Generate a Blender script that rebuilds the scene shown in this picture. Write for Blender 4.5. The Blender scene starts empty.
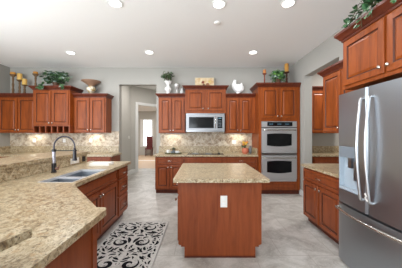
import bpy, bmesh, math, random
from mathutils import Vector, Matrix
random.seed(7)
S = bpy.context.scene
COL = S.collection
PI = math.pi

# ------------------------------------------------------------ camera, world, exposure
cam_d = bpy.data.cameras.new('camera'); cam = bpy.data.objects.new('camera', cam_d); COL.objects.link(cam)
cam.location = (0, 0, 1.40); cam.rotation_euler = (PI/2, 0, 0)
cam_d.sensor_width = 36.0; cam_d.lens = 215/402*36
cam_d.clip_start = 0.05
S.camera = cam
W = bpy.data.worlds.new('world'); S.world = W; W.use_nodes = True
wn = W.node_tree
wn.nodes['Background'].inputs[0].default_value = (0.86, 0.93, 1.0, 1)
wn.nodes['Background'].inputs[1].default_value = 3.8
S.view_settings.view_transform = 'Standard'; S.view_settings.look = 'None'
S.view_settings.gamma = 1; S.view_settings.use_curve_mapping = False
S.view_settings.exposure = 0.0
LAMP_W = 11.0        # each recessed ceiling lamp
CABLIGHT_W = 1.6     # each under-cabinet lamp
CEIL = 3.13
# unseen fill lights added behind and left, tilted up to brighten the ceiling
for nm, loc, rot, sz, en in (('bounce_fill', (-2.4, -3.3, 1.3), (math.radians(90+44), 0, 0), (4.2, 2.0), 245), ('bounce_fill', (-4.6, -0.6, 1.3), (math.radians(90+48), 0, -PI/2), (4.0, 2.0), 210)):
    L = bpy.data.lights.new(nm, 'AREA'); L.shape = 'RECTANGLE'; L.size, L.size_y = sz; L.energy = en; L.color = (0.88, 0.94, 1.0)
    o = bpy.data.objects.new(nm, L); COL.objects.link(o); o.location = loc; o.rotation_euler = rot

# ------------------------------------------------------------ materials
def srgb(r, g, b):
    f = lambda c: (c/255/12.92) if c/255 <= 0.04045 else ((c/255+0.055)/1.055)**2.4
    return (f(r), f(g), f(b), 1)
def newmat(name, col, rough=0.5, metal=0.0, spec=0.5, coat=0.0):
    m = bpy.data.materials.new(name); m.use_nodes = True
    b = m.node_tree.nodes['Principled BSDF']
    b.inputs['Base Color'].default_value = col
    b.inputs['Roughness'].default_value = rough
    b.inputs['Metallic'].default_value = metal
    b.inputs['Specular IOR Level'].default_value = spec
    b.inputs['Coat Weight'].default_value = coat
    return m
def nd(m, t, **kw):
    n = m.node_tree.nodes.new(t)
    for k, v in kw.items(): setattr(n, k, v)
    return n
def lk(m, a, b): m.node_tree.links.new(a, b)
def bsdf(m): return m.node_tree.nodes['Principled BSDF']
def coords(m, scale=(1, 1, 1), kind='Object', rot=(0, 0, 0)):
    tc = nd(m, 'ShaderNodeTexCoord'); mp = nd(m, 'ShaderNodeMapping')
    mp.inputs['Scale'].default_value = scale; mp.inputs['Rotation'].default_value = rot
    lk(m, tc.outputs[kind], mp.inputs['Vector']); return mp.outputs[0]
def noise(m, vec, scale, detail=4, rough=0.55, dist=0.0):
    n = nd(m, 'ShaderNodeTexNoise'); n.inputs['Scale'].default_value = scale
    n.inputs['Detail'].default_value = detail; n.inputs['Roughness'].default_value = rough
    n.inputs['Distortion'].default_value = dist
    lk(m, vec, n.inputs['Vector']); return n.outputs['Fac']
def ramp(m, fac, stops, interp='LINEAR'):
    r = nd(m, 'ShaderNodeValToRGB'); e = r.color_ramp; e.interpolation = interp
    while len(e.elements) < len(stops): e.elements.new(0.5)
    for el, (p, c) in zip(e.elements, stops): el.position = p; el.color = c
    lk(m, fac, r.inputs[0]); return r.outputs[0]
def mix(m, fac, a, b, blend='MIX'):
    n = nd(m, 'ShaderNodeMix', data_type='RGBA', blend_type=blend)
    if hasattr(fac, 'is_output'): lk(m, fac, n.inputs[0])
    else: n.inputs[0].default_value = fac
    for v, i in ((a, 6), (b, 7)):
        if hasattr(v, 'is_output'): lk(m, v, n.inputs[i])
        else: n.inputs[i].default_value = v
    return n.outputs[2]
def setc(m, c): lk(m, c, bsdf(m).inputs['Base Color'])
def bump(m, h, strength=0.2, dist=0.01):
    b = nd(m, 'ShaderNodeBump'); b.inputs['Strength'].default_value = strength; b.inputs['Distance'].default_value = dist
    lk(m, h, b.inputs['Height']); lk(m, b.outputs[0], bsdf(m).inputs['Normal'])

def wood(name, base, dark, rough=0.38):
    m = newmat(name, srgb(*base), rough, spec=0.3)
    v = coords(m, (9, 9, 0.9))
    n = noise(m, v, 2.2, 6, 0.6, 0.6)
    c = ramp(m, n, [(0.25, srgb(*dark)), (0.55, srgb(*base)), (0.8, srgb(min(base[0]+14, 255), base[1]+12, base[2]+8))])
    n2 = noise(m, coords(m, (60, 60, 2)), 3, 3)
    c2 = mix(m, 0.22, c, ramp(m, n2, [(0.35, srgb(*dark)), (0.65, srgb(*base))]))
    setc(m, c2); return m
CHERRY = wood('cherry_wood', (148, 72, 24), (104, 46, 15))
CHERRY_D = wood('cherry_wood_base', (140, 70, 36), (112, 50, 24))
CROWN = wood('cherry_crown_wood', (102, 46, 27), (78, 33, 20))
GLAZE = wood('dark_glaze', (84, 38, 20), (60, 26, 14))
DARK = newmat('dark_recess', srgb(48, 24, 16), 0.7)
KICK = wood('toe_kick_wood', (96, 44, 28), (78, 34, 22))

GRAN = newmat('granite', srgb(205, 190, 160), 0.28)
v = coords(GRAN)
g1 = noise(GRAN, coords(GRAN, (1.5, 1.0, 1.5), rot=(0, 0, 0.6)), 15, 9, 0.74, 1.5)
c = ramp(GRAN, g1, [(0.33, srgb(84, 66, 48)), (0.43, srgb(142, 122, 92)), (0.52, srgb(186, 170, 140)), (0.66, srgb(212, 199, 172))])
g2 = noise(GRAN, v, 80, 4, 0.7, 0.3)
c = mix(GRAN, ramp(GRAN, g2, [(0.36, (1, 1, 1, 1)), (0.44, (0, 0, 0, 1))]), c, srgb(84, 66, 50))
g3 = noise(GRAN, v, 34, 3, 0.6, 0.4)
c = mix(GRAN, ramp(GRAN, g3, [(0.56, (0, 0, 0, 1)), (0.70, (0.55, 0.55, 0.55, 1))]), c, srgb(176, 132, 80))
g4 = noise(GRAN, v, 2.3, 3, 0.6, 1.2)
c = mix(GRAN, ramp(GRAN, g4, [(0.42, (0, 0, 0, 1)), (0.62, (0.3, 0.3, 0.3, 1))]), c, srgb(170, 148, 112))
setc(GRAN, c)

WALL = newmat('wall_paint', srgb(172, 169, 162), 0.8, spec=0.2)
CEILM = newmat('ceiling_paint', srgb(248, 247, 245), 0.9, spec=0.1)
HALLW = newmat('hall_wall_paint', srgb(196, 193, 186), 0.8, spec=0.2)
TRIM = newmat('white_trim', srgb(238, 238, 236), 0.5)
WHITE = newmat('white_plastic', srgb(236, 232, 226), 0.4)
STEEL = newmat('stainless_steel', srgb(205, 206, 208), 0.4, metal=0.85)
n = noise(STEEL, coords(STEEL, (1.5, 1.5, 160)), 3, 2)
lk(STEEL, ramp(STEEL, n, [(0.3, (0.38, 0.38, 0.38, 1)), (0.7, (0.5, 0.5, 0.5, 1))]), bsdf(STEEL).inputs['Roughness'])
STEEL_D = newmat('dark_steel', srgb(150, 152, 156), 0.28, metal=1.0)
CHROME = newmat('brushed_nickel', srgb(200, 196, 188), 0.22, metal=1.0)
BLACKG = newmat('black_glass', srgb(20, 21, 23), 0.1, spec=0.25)
BLACK = newmat('black_metal', srgb(24, 20, 26), 0.35)
GREYP = newmat('grey_plastic', srgb(120, 128, 136), 0.35)
LGREYP = newmat('pale_grey_plastic', srgb(168, 180, 190), 0.35)
DIGIT = newmat('display_segments', srgb(90, 130, 150), 0.4)

FLOORM = newmat('floor_tile', srgb(190, 186, 180), 0.42, spec=0.35)
v = coords(FLOORM)
f1 = noise(FLOORM, v, 2.4, 7, 0.62, 1.4)
c = ramp(FLOORM, f1, [(0.30, srgb(152, 146, 138)), (0.48, srgb(178, 174, 167)), (0.62, srgb(198, 194, 188))])
f2 = noise(FLOORM, v, 6.0, 5, 0.6, 2.5)
c = mix(FLOORM, ramp(FLOORM, f2, [(0.47, (0, 0, 0, 1)), (0.5, (0.45, 0.45, 0.45, 1)), (0.53, (0, 0, 0, 1))]), c, srgb(214, 211, 206))
br = nd(FLOORM, 'ShaderNodeTexBrick'); br.offset = 0.5
br.inputs['Scale'].default_value = 1.0; br.inputs['Mortar Size'].default_value = 0.004
br.inputs['Brick Width'].default_value = 0.62; br.inputs['Row Height'].default_value = 0.62
lk(FLOORM, v, br.inputs['Vector'])
c = mix(FLOORM, br.outputs['Fac'], c, srgb(164, 157, 148)); setc(FLOORM, c)
TANF = newmat('tan_floor', srgb(206, 178, 148), 0.5)

TILE = newmat('tumbled_stone_tile', srgb(180, 170, 155), 0.5)
v = coords(TILE, (1, 1, 1), rot=(0, PI/4, 0))
# lay the tile diamonds on the wall plane (x, z)
sx = nd(TILE, 'ShaderNodeSeparateXYZ'); lk(TILE, v, sx.inputs[0])
cx = nd(TILE, 'ShaderNodeCombineXYZ'); lk(TILE, sx.outputs[0], cx.inputs[0]); lk(TILE, sx.outputs[2], cx.inputs[1])
br = nd(TILE, 'ShaderNodeTexBrick'); br.offset = 0.0
br.inputs['Scale'].default_value = 1; br.inputs['Mortar Size'].default_value = 0.004
br.inputs['Brick Width'].default_value = 0.10; br.inputs['Row Height'].default_value = 0.10
br.inputs['Color1'].default_value = srgb(220, 210, 190); br.inputs['Color2'].default_value = srgb(146, 118, 94)
br.inputs['Mortar'].default_value = srgb(198, 190, 178)
lk(TILE, cx.outputs[0], br.inputs['Vector'])
n = noise(TILE, coords(TILE), 13, 5, 0.7, 0.6)
setc(TILE, mix(TILE, 0.6, br.outputs['Color'], ramp(TILE, n, [(0.36, srgb(104, 78, 58)), (0.45, srgb(172, 150, 124)), (0.54, srgb(204, 190, 166)), (0.66, srgb(226, 216, 198))])))

# ------------------------------------------------------------ helpers
def obj(name, bm, mat, parent=None, loc=None, smooth=None, bevel=0.0):
    if bevel:
        bmesh.ops.bevel(bm, geom=[e for e in bm.edges if len(e.link_faces) == 2 and e.calc_face_angle(0) > 0.5],
                        offset=bevel, segments=2, affect='EDGES', profile=0.6, clamp_overlap=True)
    bmesh.ops.recalc_face_normals(bm, faces=bm.faces)
    me = bpy.data.meshes.new(name); bm.to_mesh(me); bm.free()
    for mm in (mat if isinstance(mat, (list, tuple)) else [mat]): me.materials.append(mm)
    if smooth is not None:
        for p in me.polygons: p.use_smooth = True
        me.set_sharp_from_angle(angle=math.radians(smooth))
    o = bpy.data.objects.new(name, me); COL.objects.link(o)
    if parent: o.parent = parent
    if loc: o.location = loc
    return o
def tag(o, label, cat, group=None, kind=None):
    o['label'] = label; o['category'] = cat
    if group: o['group'] = group
    if kind: o['kind'] = kind
    return o
def thing(name, label, cat, loc=(0, 0, 0), rz=0, group=None):
    o = bpy.data.objects.new(name, None); COL.objects.link(o)
    o.location = loc; o.rotation_euler = (0, 0, rz); o.empty_display_size = 0.1
    return tag(o, label, cat, group)
def box(bm, x0, x1, y0, y1, z0, z1, mi=0):
    vs = [bm.verts.new((x, y, z)) for z in (z0, z1) for y in (y0, y1) for x in (x0, x1)]
    for f in ((0, 2, 3, 1), (4, 5, 7, 6), (0, 1, 5, 4), (2, 6, 7, 3), (0, 4, 6, 2), (1, 3, 7, 5)):
        bm.faces.new([vs[i] for i in f]).material_index = mi
    return bm
def B(*a):
    bm = bmesh.new()
    for t in (a if isinstance(a[0], (tuple, list)) else [a]): box(bm, *t)
    return bm
def prism(bm, pts, z0, z1, mi=0):
    lo = [bm.verts.new((p[0], p[1], z0)) for p in pts]; hi = [bm.verts.new((p[0], p[1], z1)) for p in pts]
    n = len(pts)
    bm.faces.new(lo[::-1]).material_index = mi; bm.faces.new(hi).material_index = mi
    for i in range(n): bm.faces.new((lo[i], lo[(i+1) % n], hi[(i+1) % n], hi[i])).material_index = mi
    return bm
def lathe(bm, prof, c=(0, 0, 0), seg=20, axis='Z', mi=0, sq=1.0):
    rings = []
    for r, z in prof:
        ring = []
        for k in range(seg):
            a = 2*PI*k/seg; x, y = r*math.cos(a), r*math.sin(a)*sq
            p = {'Z': (x, y, z), 'Y': (x, z, y), 'X': (z, x, y)}[axis]
            ring.append(bm.verts.new((c[0]+p[0], c[1]+p[1], c[2]+p[2])))
        rings.append(ring)
    for a, b in zip(rings, rings[1:]):
        for k in range(seg): bm.faces.new((a[k], a[(k+1) % seg], b[(k+1) % seg], b[k])).material_index = mi
    bm.faces.new(rings[0][::-1]).material_index = mi; bm.faces.new(rings[-1]).material_index = mi
    return bm
def tube(bm, pts, r, seg=10, mi=0, flat=1.0):
    pts = [Vector(p) for p in pts]; rings = []
    up = None
    for i, p in enumerate(pts):
        t = (pts[min(i+1, len(pts)-1)]-pts[max(i-1, 0)]).normalized()
        if up is None:
            up = Vector((0, 0, 1)) if abs(t.z) < 0.9 else Vector((1, 0, 0))
        a = t.cross(up).normalized(); b = a.cross(t).normalized(); up = b
        rr = r[i] if isinstance(r, (list, tuple)) else r
        rings.append([bm.verts.new(p + a*(rr*math.cos(2*PI*k/seg)) + b*(rr*flat*math.sin(2*PI*k/seg))) for k in range(seg)])
    for a, b in zip(rings, rings[1:]):
        for k in range(seg): bm.faces.new((a[k], a[(k+1) % seg], b[(k+1) % seg], b[k])).material_index = mi
    bm.faces.new(rings[0][::-1]).material_index = mi; bm.faces.new(rings[-1]).material_index = mi
    return bm
def structure(name, bm, mat, bevel=0):
    o = obj(name, bm, mat, bevel=bevel); o['kind'] = 'structure'; return o

# ------------------------------------------------------------ room shell
# main room: x -4.97..2.30, back wall face y 5.60, ceiling 3.13; unseen openings added behind the camera to let light in
T = 0.17
def wall_y(name, y0, y1, segs, mat=WALL):       # segs: (x0,x1,z0,z1)
    bm = bmesh.new()
    for x0, x1, z0, z1 in segs: box(bm, x0, x1, y0, y1, z0, z1)
    return structure(name, bm, mat)
structure('floor', B(-6.0, 5.2, -4.2, 8.75, -0.1, 0), FLOORM)
structure('ceiling', B(-6.0, 5.2, -4.2, 8.9, CEIL, CEIL+0.1), CEILM)
wall_y('wall_back', 5.60, 5.77, [(-5.14, -2.13, 0, CEIL), (-1.16, 4.9, 0, CEIL), (-2.13, -1.16, 2.69, CEIL)])
structure('wall_left', B((-5.14, -4.97, 2.9, 5.60, 0, CEIL), (-5.14, -4.97, -4.0, 2.9, 2.95, CEIL), (-5.14, -4.97, -4.0, 2.9, 0, 0.15), (-5.14, -4.97, -0.6, -0.4, 0.15, 2.95)), WALL)  # unseen near part opened up to let in more light
structure('wall_right', B((2.30, 2.47, 4.78, 5.60, 0, CEIL), (2.30, 2.47, 3.58, 4.78, 2.69, CEIL), (2.30, 2.47, -4.0, 3.58, 0, CEIL)), WALL)
# unseen rear wall; openings added to let light in, right side solid for reflections
wall_y('wall_rear', -4.17, -4.0, [(-5.14, -4.7, 0, CEIL), (-0.5, 2.47, 0, CEIL), (-4.7, -0.5, 2.95, CEIL), (-4.7, -0.5, 0, 0.15), (-2.7, -2.5, 0.15, 2.95)])
# pantry nook beyond the right opening
structure('wall_pantry', B((4.9, 5.07, 2.9, 5.6, 0, CEIL), (2.47, 5.07, 2.9, 3.0, 0, CEIL)), WALL)
# hallway beyond the back opening
structure('wall_hall_left', B(-2.67, -2.5, 5.77, 7.7, 0, CEIL), HALLW)
bm = bmesh.new()
def slanted(bm, p, q, t0, t1, z0, z1, th=0.14, off=0.0):
    d = (Vector(q)-Vector(p)); n = Vector((-d.y, d.x)).normalized()
    a = Vector(p)+d*t0 + n*off; b = Vector(p)+d*t1 + n*off
    prism(bm, [a, b, b+n*th, a+n*th], z0, z1)
P0, P1 = (-2.5, 7.7), (-1.1, 9.28)
slanted(bm, P0, P1, 0, 0.13, 0, CEIL); slanted(bm, P0, P1, 0.13, 0.82, 2.48, CEIL); slanted(bm, P0, P1, 0.82, 1, 0, CEIL)
structure('wall_hall_slanted', bm, HALLW)
bm = bmesh.new()
slanted(bm, P0, P1, 0.075, 0.13, 0, 2.57, 0.02, -0.025); slanted(bm, P0, P1, 0.13, 0.82, 2.48, 2.57, 0.02, -0.025)
slanted(bm, P0, P1, 0.82, 0.875, 0, 2.57, 0.02, -0.025); slanted(bm, P0, P1, 0.122, 0.132, 0, 2.48, 0.15, -0.005)
slanted(bm, P0, P1, 0.13, 0.82, 2.47, 2.48, 0.15, -0.005)
structure('trim_1', bm, TRIM)
structure('wall_hall_right', B(-0.6, -0.43, 5.77, 9.6, 0, CEIL), HALLW)
bm = B(-2.5, -2.485, 5.78, 7.7, 0, 0.13); slanted(bm, P0, P1, 0.0, 0.075, 0, 0.13, 0.015, -0.018)
structure('baseboard_hall', bm, TRIM)
# foyer past the slanted wall
structure('floor_foyer', B((-6.0, -0.3, 8.75, 11.25, -0.1, 0.0), (-6, -0.3, 11.45, 14.4, -0.1, 0)), TANF)
structure('trim_2', B(-6.0, -0.3, 11.25, 11.45, -0.1, 0.004), TRIM)
structure('ceiling_foyer', B(-6.0, -0.3, 8.9, 14.5, 2.9, 3.0), CEILM)
wall_y('wall_foyer_back', 14.3, 14.45, [(-6, -4.03, 0, 2.9), (-3.17, -0.3, 0, 2.9), (-4.03, -3.17, 2.38, 2.9), (-4.03, -3.17, 0, 0.55)], HALLW)
structure('wall_foyer_left', B(-6.1, -6.0, 7.7, 14.4, 0, CEIL), HALLW)
structure('wall_foyer_right', B(-0.4, -0.3, 9.6, 14.3, 0, CEIL), HALLW)
wo = structure('window_1', B((-4.03, -3.82, 14.27, 14.36, 0.55, 2.38), (-3.28, -3.17, 14.27, 14.36, 0.55, 2.38), (-3.82, -3.28, 14.27, 14.36, 2.32, 2.38),
    (-3.82, -3.28, 14.27, 14.36, 0.55, 0.62), (-3.57, -3.54, 14.29, 14.34, 0.62, 2.32), (-3.82, -3.28, 14.29, 14.34, 1.2, 1.23), (-3.82, -3.28, 14.29, 14.34, 1.8, 1.83)), TRIM)
GLASS = newmat('window_glass', (1, 1, 1, 1), 0.0); bsdf(GLASS).inputs['Transmission Weight'].default_value = 1.0
obj('pane', B(-3.82, -3.28, 14.305, 14.309, 0.62, 2.32), GLASS, wo)
# baseboards at the kitchen openings
structure('baseboard_right', B(2.285, 2.30, 4.62, 5.0, 0, 0.12), TRIM)
# tiled splashes between counters and wall cabinets
structure('trim_3', B(-4.965, -2.13, 5.588, 5.60, 1.09, 1.47), TILE)
structure('trim_4', B(-1.06, 1.325, 5.588, 5.60, 1.09, 1.62), TILE)

# ------------------------------------------------------------ cabinetry
def door_bm(w, h, th=0.02, stile=0.058):
    loops = [(0, 0.0), (0, -th+0.004), (0.004, -th), (stile, -th), (stile+0.008, -th+0.009), (stile+0.016, -th+0.009), (stile+0.036, -th+0.001)]
    glz = (4, 5)
    if min(w, h) < 0.24:
        glz = (4,); s = min(w, h)*0.22; loops = [(0, 0.0), (0, -th+0.004), (0.004, -th), (s, -th), (s+0.006, -th+0.006)]
    bm = bmesh.new(); prev = None
    for li, (ins, y) in enumerate(loops):
        vs = [bm.verts.new(p) for p in ((ins, y, ins), (w-ins, y, ins), (w-ins, y, h-ins), (ins, y, h-ins))]
        if prev:
            for i in range(4): bm.faces.new((prev[i], prev[(i+1) % 4], vs[(i+1) % 4], vs[i])).material_index = 1 if li in glz else 0
        else: bm.faces.new(vs)
        prev = vs
    bm.faces.new(prev); return bm
def knob(parent, x, z, y=-0.02):
    bm = bmesh.new(); lathe(bm, [(0.006, 0), (0.006, -0.012), (0.015, -0.018), (0.017, -0.024), (0.012, -0.03), (0.004, -0.032)], (0, 0, 0), 12, 'Y')
    return obj('knob', bm, CHROME, parent, (x, y, z), smooth=40)
def pull(parent, x, z, L=0.10, y=-0.02):
    bm = bmesh.new(); tube(bm, [(-L/2, 0.002, 0), (-L/2, -0.02, 0), (-L/2+0.012, -0.028, 0), (L/2-0.012, -0.028, 0), (L/2, -0.02, 0), (L/2, 0.002, 0)], 0.005, 8)
    return obj('pull', bm, CHROME, parent, (x, y, z), smooth=60)
def door(t, x, z, w, h, hand=None, mat=None, kz=None, y=0.0):
    o = obj('door', door_bm(w, h), [mat or CHERRY, GLAZE], t, (x, y-0.0005, z))
    if hand: knob(o, (0.028 if hand == 'l' else w-0.028), (kz if kz is not None else 0.05))
    return o
def drawer(t, x, z, w, h, mat=None, pl=True, flat=True):
    o = obj('drawer', door_bm(w, h), [mat or CHERRY_D, GLAZE], t, (x, -0.0005, z))
    if pl: pull(o, w/2, h/2, min(0.11, w*0.4))
    return o
def crown(t, w, d, z, h=0.09, out=0.065, left=True, right=True, mat=None):
    prof = [(0.0, 0.0), (0.012, 0.0), (0.014, 0.018), (0.026, 0.026), (out*0.55, h*0.45), (out*0.9, h*0.72), (out, h*0.74), (out, h)]
    bm = bmesh.new(); rows = []
    for o_, zz in prof:
        l = -o_ if left else 0; r = w+(o_ if right else 0)
        rows.append([bm.verts.new(p) for p in ((l, d, z+zz), (l, -o_, z+zz), (r, -o_, z+zz), (r, d, z+zz))])
    for a, b in zip(rows, rows[1:]):
        for i in range(4): bm.faces.new((a[i], a[(i+1) % 4], b[(i+1) % 4], b[i]))
    bm.faces.new(rows[0][::-1]); bm.faces.new(rows[-1])
    return obj('crown_moulding', bm, mat or CROWN, t)
def upper(label, x, y, rz, w, d, z0, z1, doors, top_h=0.09, dz0=0.02, dz1=0.02, cl=True, cr=True, group='wall cabinets', knobz=0.05, margins=(0.025, 0.025), gap=0.02):
    """z1 = top of crown"""
    t = thing('wall_cabinet', label, 'cabinet', (x, y, 0), rz, group)
    body = z1-top_h
    obj('cabinet_body', B(0, w, 0, d, z0, body), CHERRY, t)
    crown(t, w, d, body, top_h, left=cl, right=cr)
    m0, m1 = margins; n = doors; dw = (w-m0-m1-gap*(n-1))/n
    for i in range(n):
        hand = 'r' if (n > 1 and i % 2 == 0) else 'l'
        door(t, m0+i*(dw+gap), z0+dz0, dw, body-dz1-z0-dz0, hand, CHERRY, knobz)
    return t
def base(label, x, y, rz, w, d, layout, group='base cabinets', top=0.872, kick=0.10, kd=0.07, face=CHERRY_D, open_top=False):
    """layout: list of columns (x0, x1, [('drawer',z0,z1) | ('door',z0,z1,hand) | ('panel',z0,z1)])"""
    t = thing('base_cabinet', label, 'cabinet', (x, y, 0), rz, group)
    obj('cabinet_body', B((0, w, 0, 0.0005, kick, top), (0, 0.016, 0.0005, d, kick, top), (w-0.016, w, 0.0005, d, kick, top), (0.016, w-0.016, d-0.012, d, kick, top), (0.016, w-0.016, 0.0005, d-0.012, kick, kick+0.016)) if open_top else B(0, w, 0, d, kick, top), face, t)
    obj('toe_kick', B(0.002, w-0.002, kd, d, 0.0, kick), KICK, t)
    for x0, x1, items in layout:
        for it in items:
            if it[0] == 'drawer': drawer(t, x0, it[1], x1-x0, it[2]-it[1], face)
            elif it[0] == 'false': drawer(t, x0, it[1], x1-x0, it[2]-it[1], face, pl=False)
            else: door(t, x0, it[1], x1-x0, it[2]-it[1], it[3], face, it[2]-it[1]-0.05)
    return t
E = 0.001
BY = 5.60        # back wall
# --- back wall, left group
upper('cherry wall cabinet in the far left corner below the three candlesticks', -4.965, 5.27, 0, 0.962, BY-5.27-E, 1.43, 2.39, 2, cl=False, cr=False)
# taller one with wine cubbies
t = thing('wall_cabinet', 'tall cherry wall cabinet with a row of wine cubbies beneath its doors, ivy on top', 'cabinet', (-4.0, 5.12, 0), 0, 'wall cabinets')
w_, d_ = 0.877, BY-5.12-E
obj('cabinet_body', B(0, w_, 0, d_, 1.60, 2.45), CHERRY, t)
crown(t, w_, d_, 2.45, 0.09)
door(t, 0.03, 1.62, 0.40, 0.81, 'r', CHERRY, 0.04); door(t, 0.45, 1.62, 0.40, 0.81, 'l', CHERRY, 0.04)
n = 6; parts = [(0, w_, 0, d_, 1.42, 1.435), (0, w_, 0, d_, 1.585, 1.5995), (0, w_, d_-0.01, d_, 1.435, 1.585)]
for i in range(n+1):
    xx = i*(w_-0.03)/n; parts.append((xx, xx+0.03, 0, d_-0.01, 1.435, 1.585))
obj('wine_cubby_rack', B(*parts), CHERRY_D, t)
upper('cherry two door wall cabinet beside the hallway opening, under the flared bowl urn', -3.12, 5.27, 0, 0.79, BY-5.27-E, 1.43, 2.385, 2, cl=False)
# --- back wall, centre group
upper('cherry wall cabinet left of the microwave with white urn on top', -1.04, 5.27, 0, 0.655, BY-5.27-E, 1.42, 2.385, 2, cr=False)
upper('short raised cherry cabinet directly above the microwave with the framed picture', -0.383, 5.22, 0, 0.985, BY-5.22-E, 1.905, 2.57, 2, margins=(0.05, 0.04), gap=0.07, dz0=0.06)
upper('cherry wall cabinet right of the microwave with white sculpture on top', 0.604, 5.27, 0, 0.724, BY-5.27-E, 1.42, 2.385, 2, cl=False, cr=False, margins=(0.03, 0.09))

# --- tall oven cabinet
t = thing('oven_cabinet', 'tall cherry cabinet housing the double wall ovens at the right end of back wall', 'cabinet', (1.33, 4.97, 0), 0)
w_, d_ = 0.955, BY-4.97-E
obj('cabinet_body', B((0, w_, 0, d_, 1.70, 2.485), (0, 0.062, 0, d_, 0.30, 1.70), (w_-0.082, w_, 0, d_, 0.30, 1.70), (0.062, w_-0.082, d_-0.02, d_, 0.30, 1.70),
    (0, w_, 0, d_, 0.10, 0.30)), CHERRY, t)
obj('toe_kick', B(0.002, w_-0.002, 0.05, d_, 0, 0.10), KICK, t)
crown(t, w_, d_, 2.485, 0.09, right=False)
door(t, 0.075, 1.77, 0.385, 0.69, 'r', CHERRY, 0.04); door(t, 0.49, 1.77, 0.385, 0.69, 'l', CHERRY, 0.04)
obj('lower_panel', door_bm(0.80, 0.16), [CHERRY_D, GLAZE], t, (0.07, -0.0005, 0.12))
# ovens
t = thing('double_oven', 'stainless steel double wall oven with black windows and control panel', 'oven', (1.394, 4.97, 0.305), 0)
ow = 0.807
obj('oven_body', B((0, ow, 0, 0.5, 0, 1.385), (0, ow, -0.012, 0, 0, 0.045)), STEEL, t)
cp = obj('control_panel', B(0, ow, -0.028, -0.001, 1.255, 1.385), STEEL, t, bevel=0.004)
obj('display', B(0.13, ow-0.1, -0.031, -0.0285, 1.275, 1.37), BLACKG, cp)
bm = bmesh.new()
for xx in (0.17, 0.36, 0.54): obj('button_row', B(xx, xx+0.09, -0.0322, -0.0312, 1.315, 1.33), DIGIT, cp)
for z0, z1 in ((0.66, 1.235), (0.055, 0.60)):
    h = z1-z0
    dd = obj('oven_door', B(0, ow, -0.035, -0.001, z0, z1), STEEL, t, bevel=0.005)
    # barrel shaped window: lower edge bowed
    pts = []
    for k in range(13):
        u = k/12; pts.append((0.12+u*(ow-0.24), z0+h*0.30-0.025*math.sin(PI*u)))
    for k in range(13):
        u = 1-k/12; pts.append((0.12+u*(ow-0.24), z0+h*0.76+0.012*math.sin(PI*u)))
    bm = bmesh.new(); a = [bm.verts.new((p[0], -0.0355, p[1])) for p in pts]; b = [bm.verts.new((p[0], -0.038, p[1])) for p in pts]
    bm.faces.new(a); bm.faces.new(b)
    for i in range(len(pts)): bm.faces.new((a[i], a[(i+1) % len(pts)], b[(i+1) % len(pts)], b[i]))
    obj('oven_window', bm, BLACKG, dd)
    hp = [(0.03, -0.034, z1-0.05), (0.035, -0.07, z1-0.05)]+[(0.05+(ow-0.1)*k/10, -0.078-0.012*math.sin(PI*k/10), z1-0.05) for k in range(11)]+[(ow-0.035, -0.07, z1-0.05), (ow-0.03, -0.034, z1-0.05)]
    bm = bmesh.new(); tube(bm, hp, 0.012, 10); obj('handle', bm, CHROME, dd, smooth=60)
obj('vent_strip', B(0, ow, -0.02, -0.001, 0.605, 0.655), STEEL_D, t)
obj('vent_gap', B(0.001, ow-0.001, -0.012, -0.0005, 1.236, 1.254), BLACK, t)

# --- microwave
t = thing('microwave', 'stainless over the range microwave with black glass window', 'microwave', (-0.358, 5.17, 1.455), 0)
mw, mh = 0.925, 0.44
MSTEEL = newmat('microwave_steel', srgb(150, 151, 154), 0.38, metal=0.9)
obj('microwave_body', B(0, mw, 0, BY-5.16-E-0.013, 0, mh), STEEL_D, t)
dd = obj('microwave_door', B(0.002, 0.735, -0.03, -0.001, 0.03, mh-0.03), MSTEEL, t, bevel=0.004)
obj('window', B(0.07, 0.665, -0.033, -0.0305, 0.085, 0.35), BLACKG, dd)
bm = bmesh.new(); tube(bm, [(0.70, -0.03, 0.09), (0.70, -0.06, 0.11), (0.70, -0.064, 0.22), (0.70, -0.06, 0.34), (0.70, -0.03, 0.36)], 0.010, 10)
obj('handle', bm, CHROME, dd, smooth=60)
cp = obj('control_panel', B(0.737, mw-0.002, -0.03, -0.001, 0.03, mh-0.03), MSTEEL, t, bevel=0.003)
obj('keypad', B(0.752, 0.868, -0.033, -0.0305, 0.085, 0.35), BLACKG, cp)
bm = bmesh.new()
for r in range(5):
    for c_ in range(3): obj('key', B(0.774+c_*0.026, 0.789+c_*0.026, -0.0342, -0.0332, 0.12+r*0.034, 0.135+r*0.034), GREYP, cp)
obj('clock_display', B(0.775, 0.845, -0.0342, -0.0332, 0.31, 0.332), DIGIT, cp)
obj('vent_grille', B((0.002, mw-0.002, -0.025, -0.001, mh-0.028, mh-0.002), (0.002, mw-0.002, -0.02, -0.001, 0.002, 0.028)), STEEL_D, t)

# --- base cabinets, back wall centre
FY = 5.03
def dd_layout(w, n=1):
    return [(0.02, w-0.02, [('drawer', 0.70, 0.85)]), (0.02, w/2-0.01, [('door', 0.13, 0.675, 'r')]), (w/2+0.01, w-0.02, [('door', 0.13, 0.675, 'l')])]
base('cherry base cabinet with one drawer over two doors below the decorative tray', -1.07, FY, 0, 0.68, BY-FY-E, dd_layout(0.68))
base('wide cherry base cabinet below the black cooktop, behind the island', -0.388, FY, 0, 0.93, BY-FY-E,
     [(0.02, 0.91, [('false', 0.70, 0.85)]), (0.02, 0.455, [('door', 0.13, 0.675, 'r')]), (0.475, 0.91, [('door', 0.13, 0.675, 'l')])])
base('cherry base cabinet of stacked drawers beside the double oven', 0.544, FY, 0, 0.784, BY-FY-E,
     [(0.02, 0.764, [('drawer', 0.70, 0.85), ('drawer', 0.42, 0.68), ('drawer', 0.13, 0.40)])])
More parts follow.
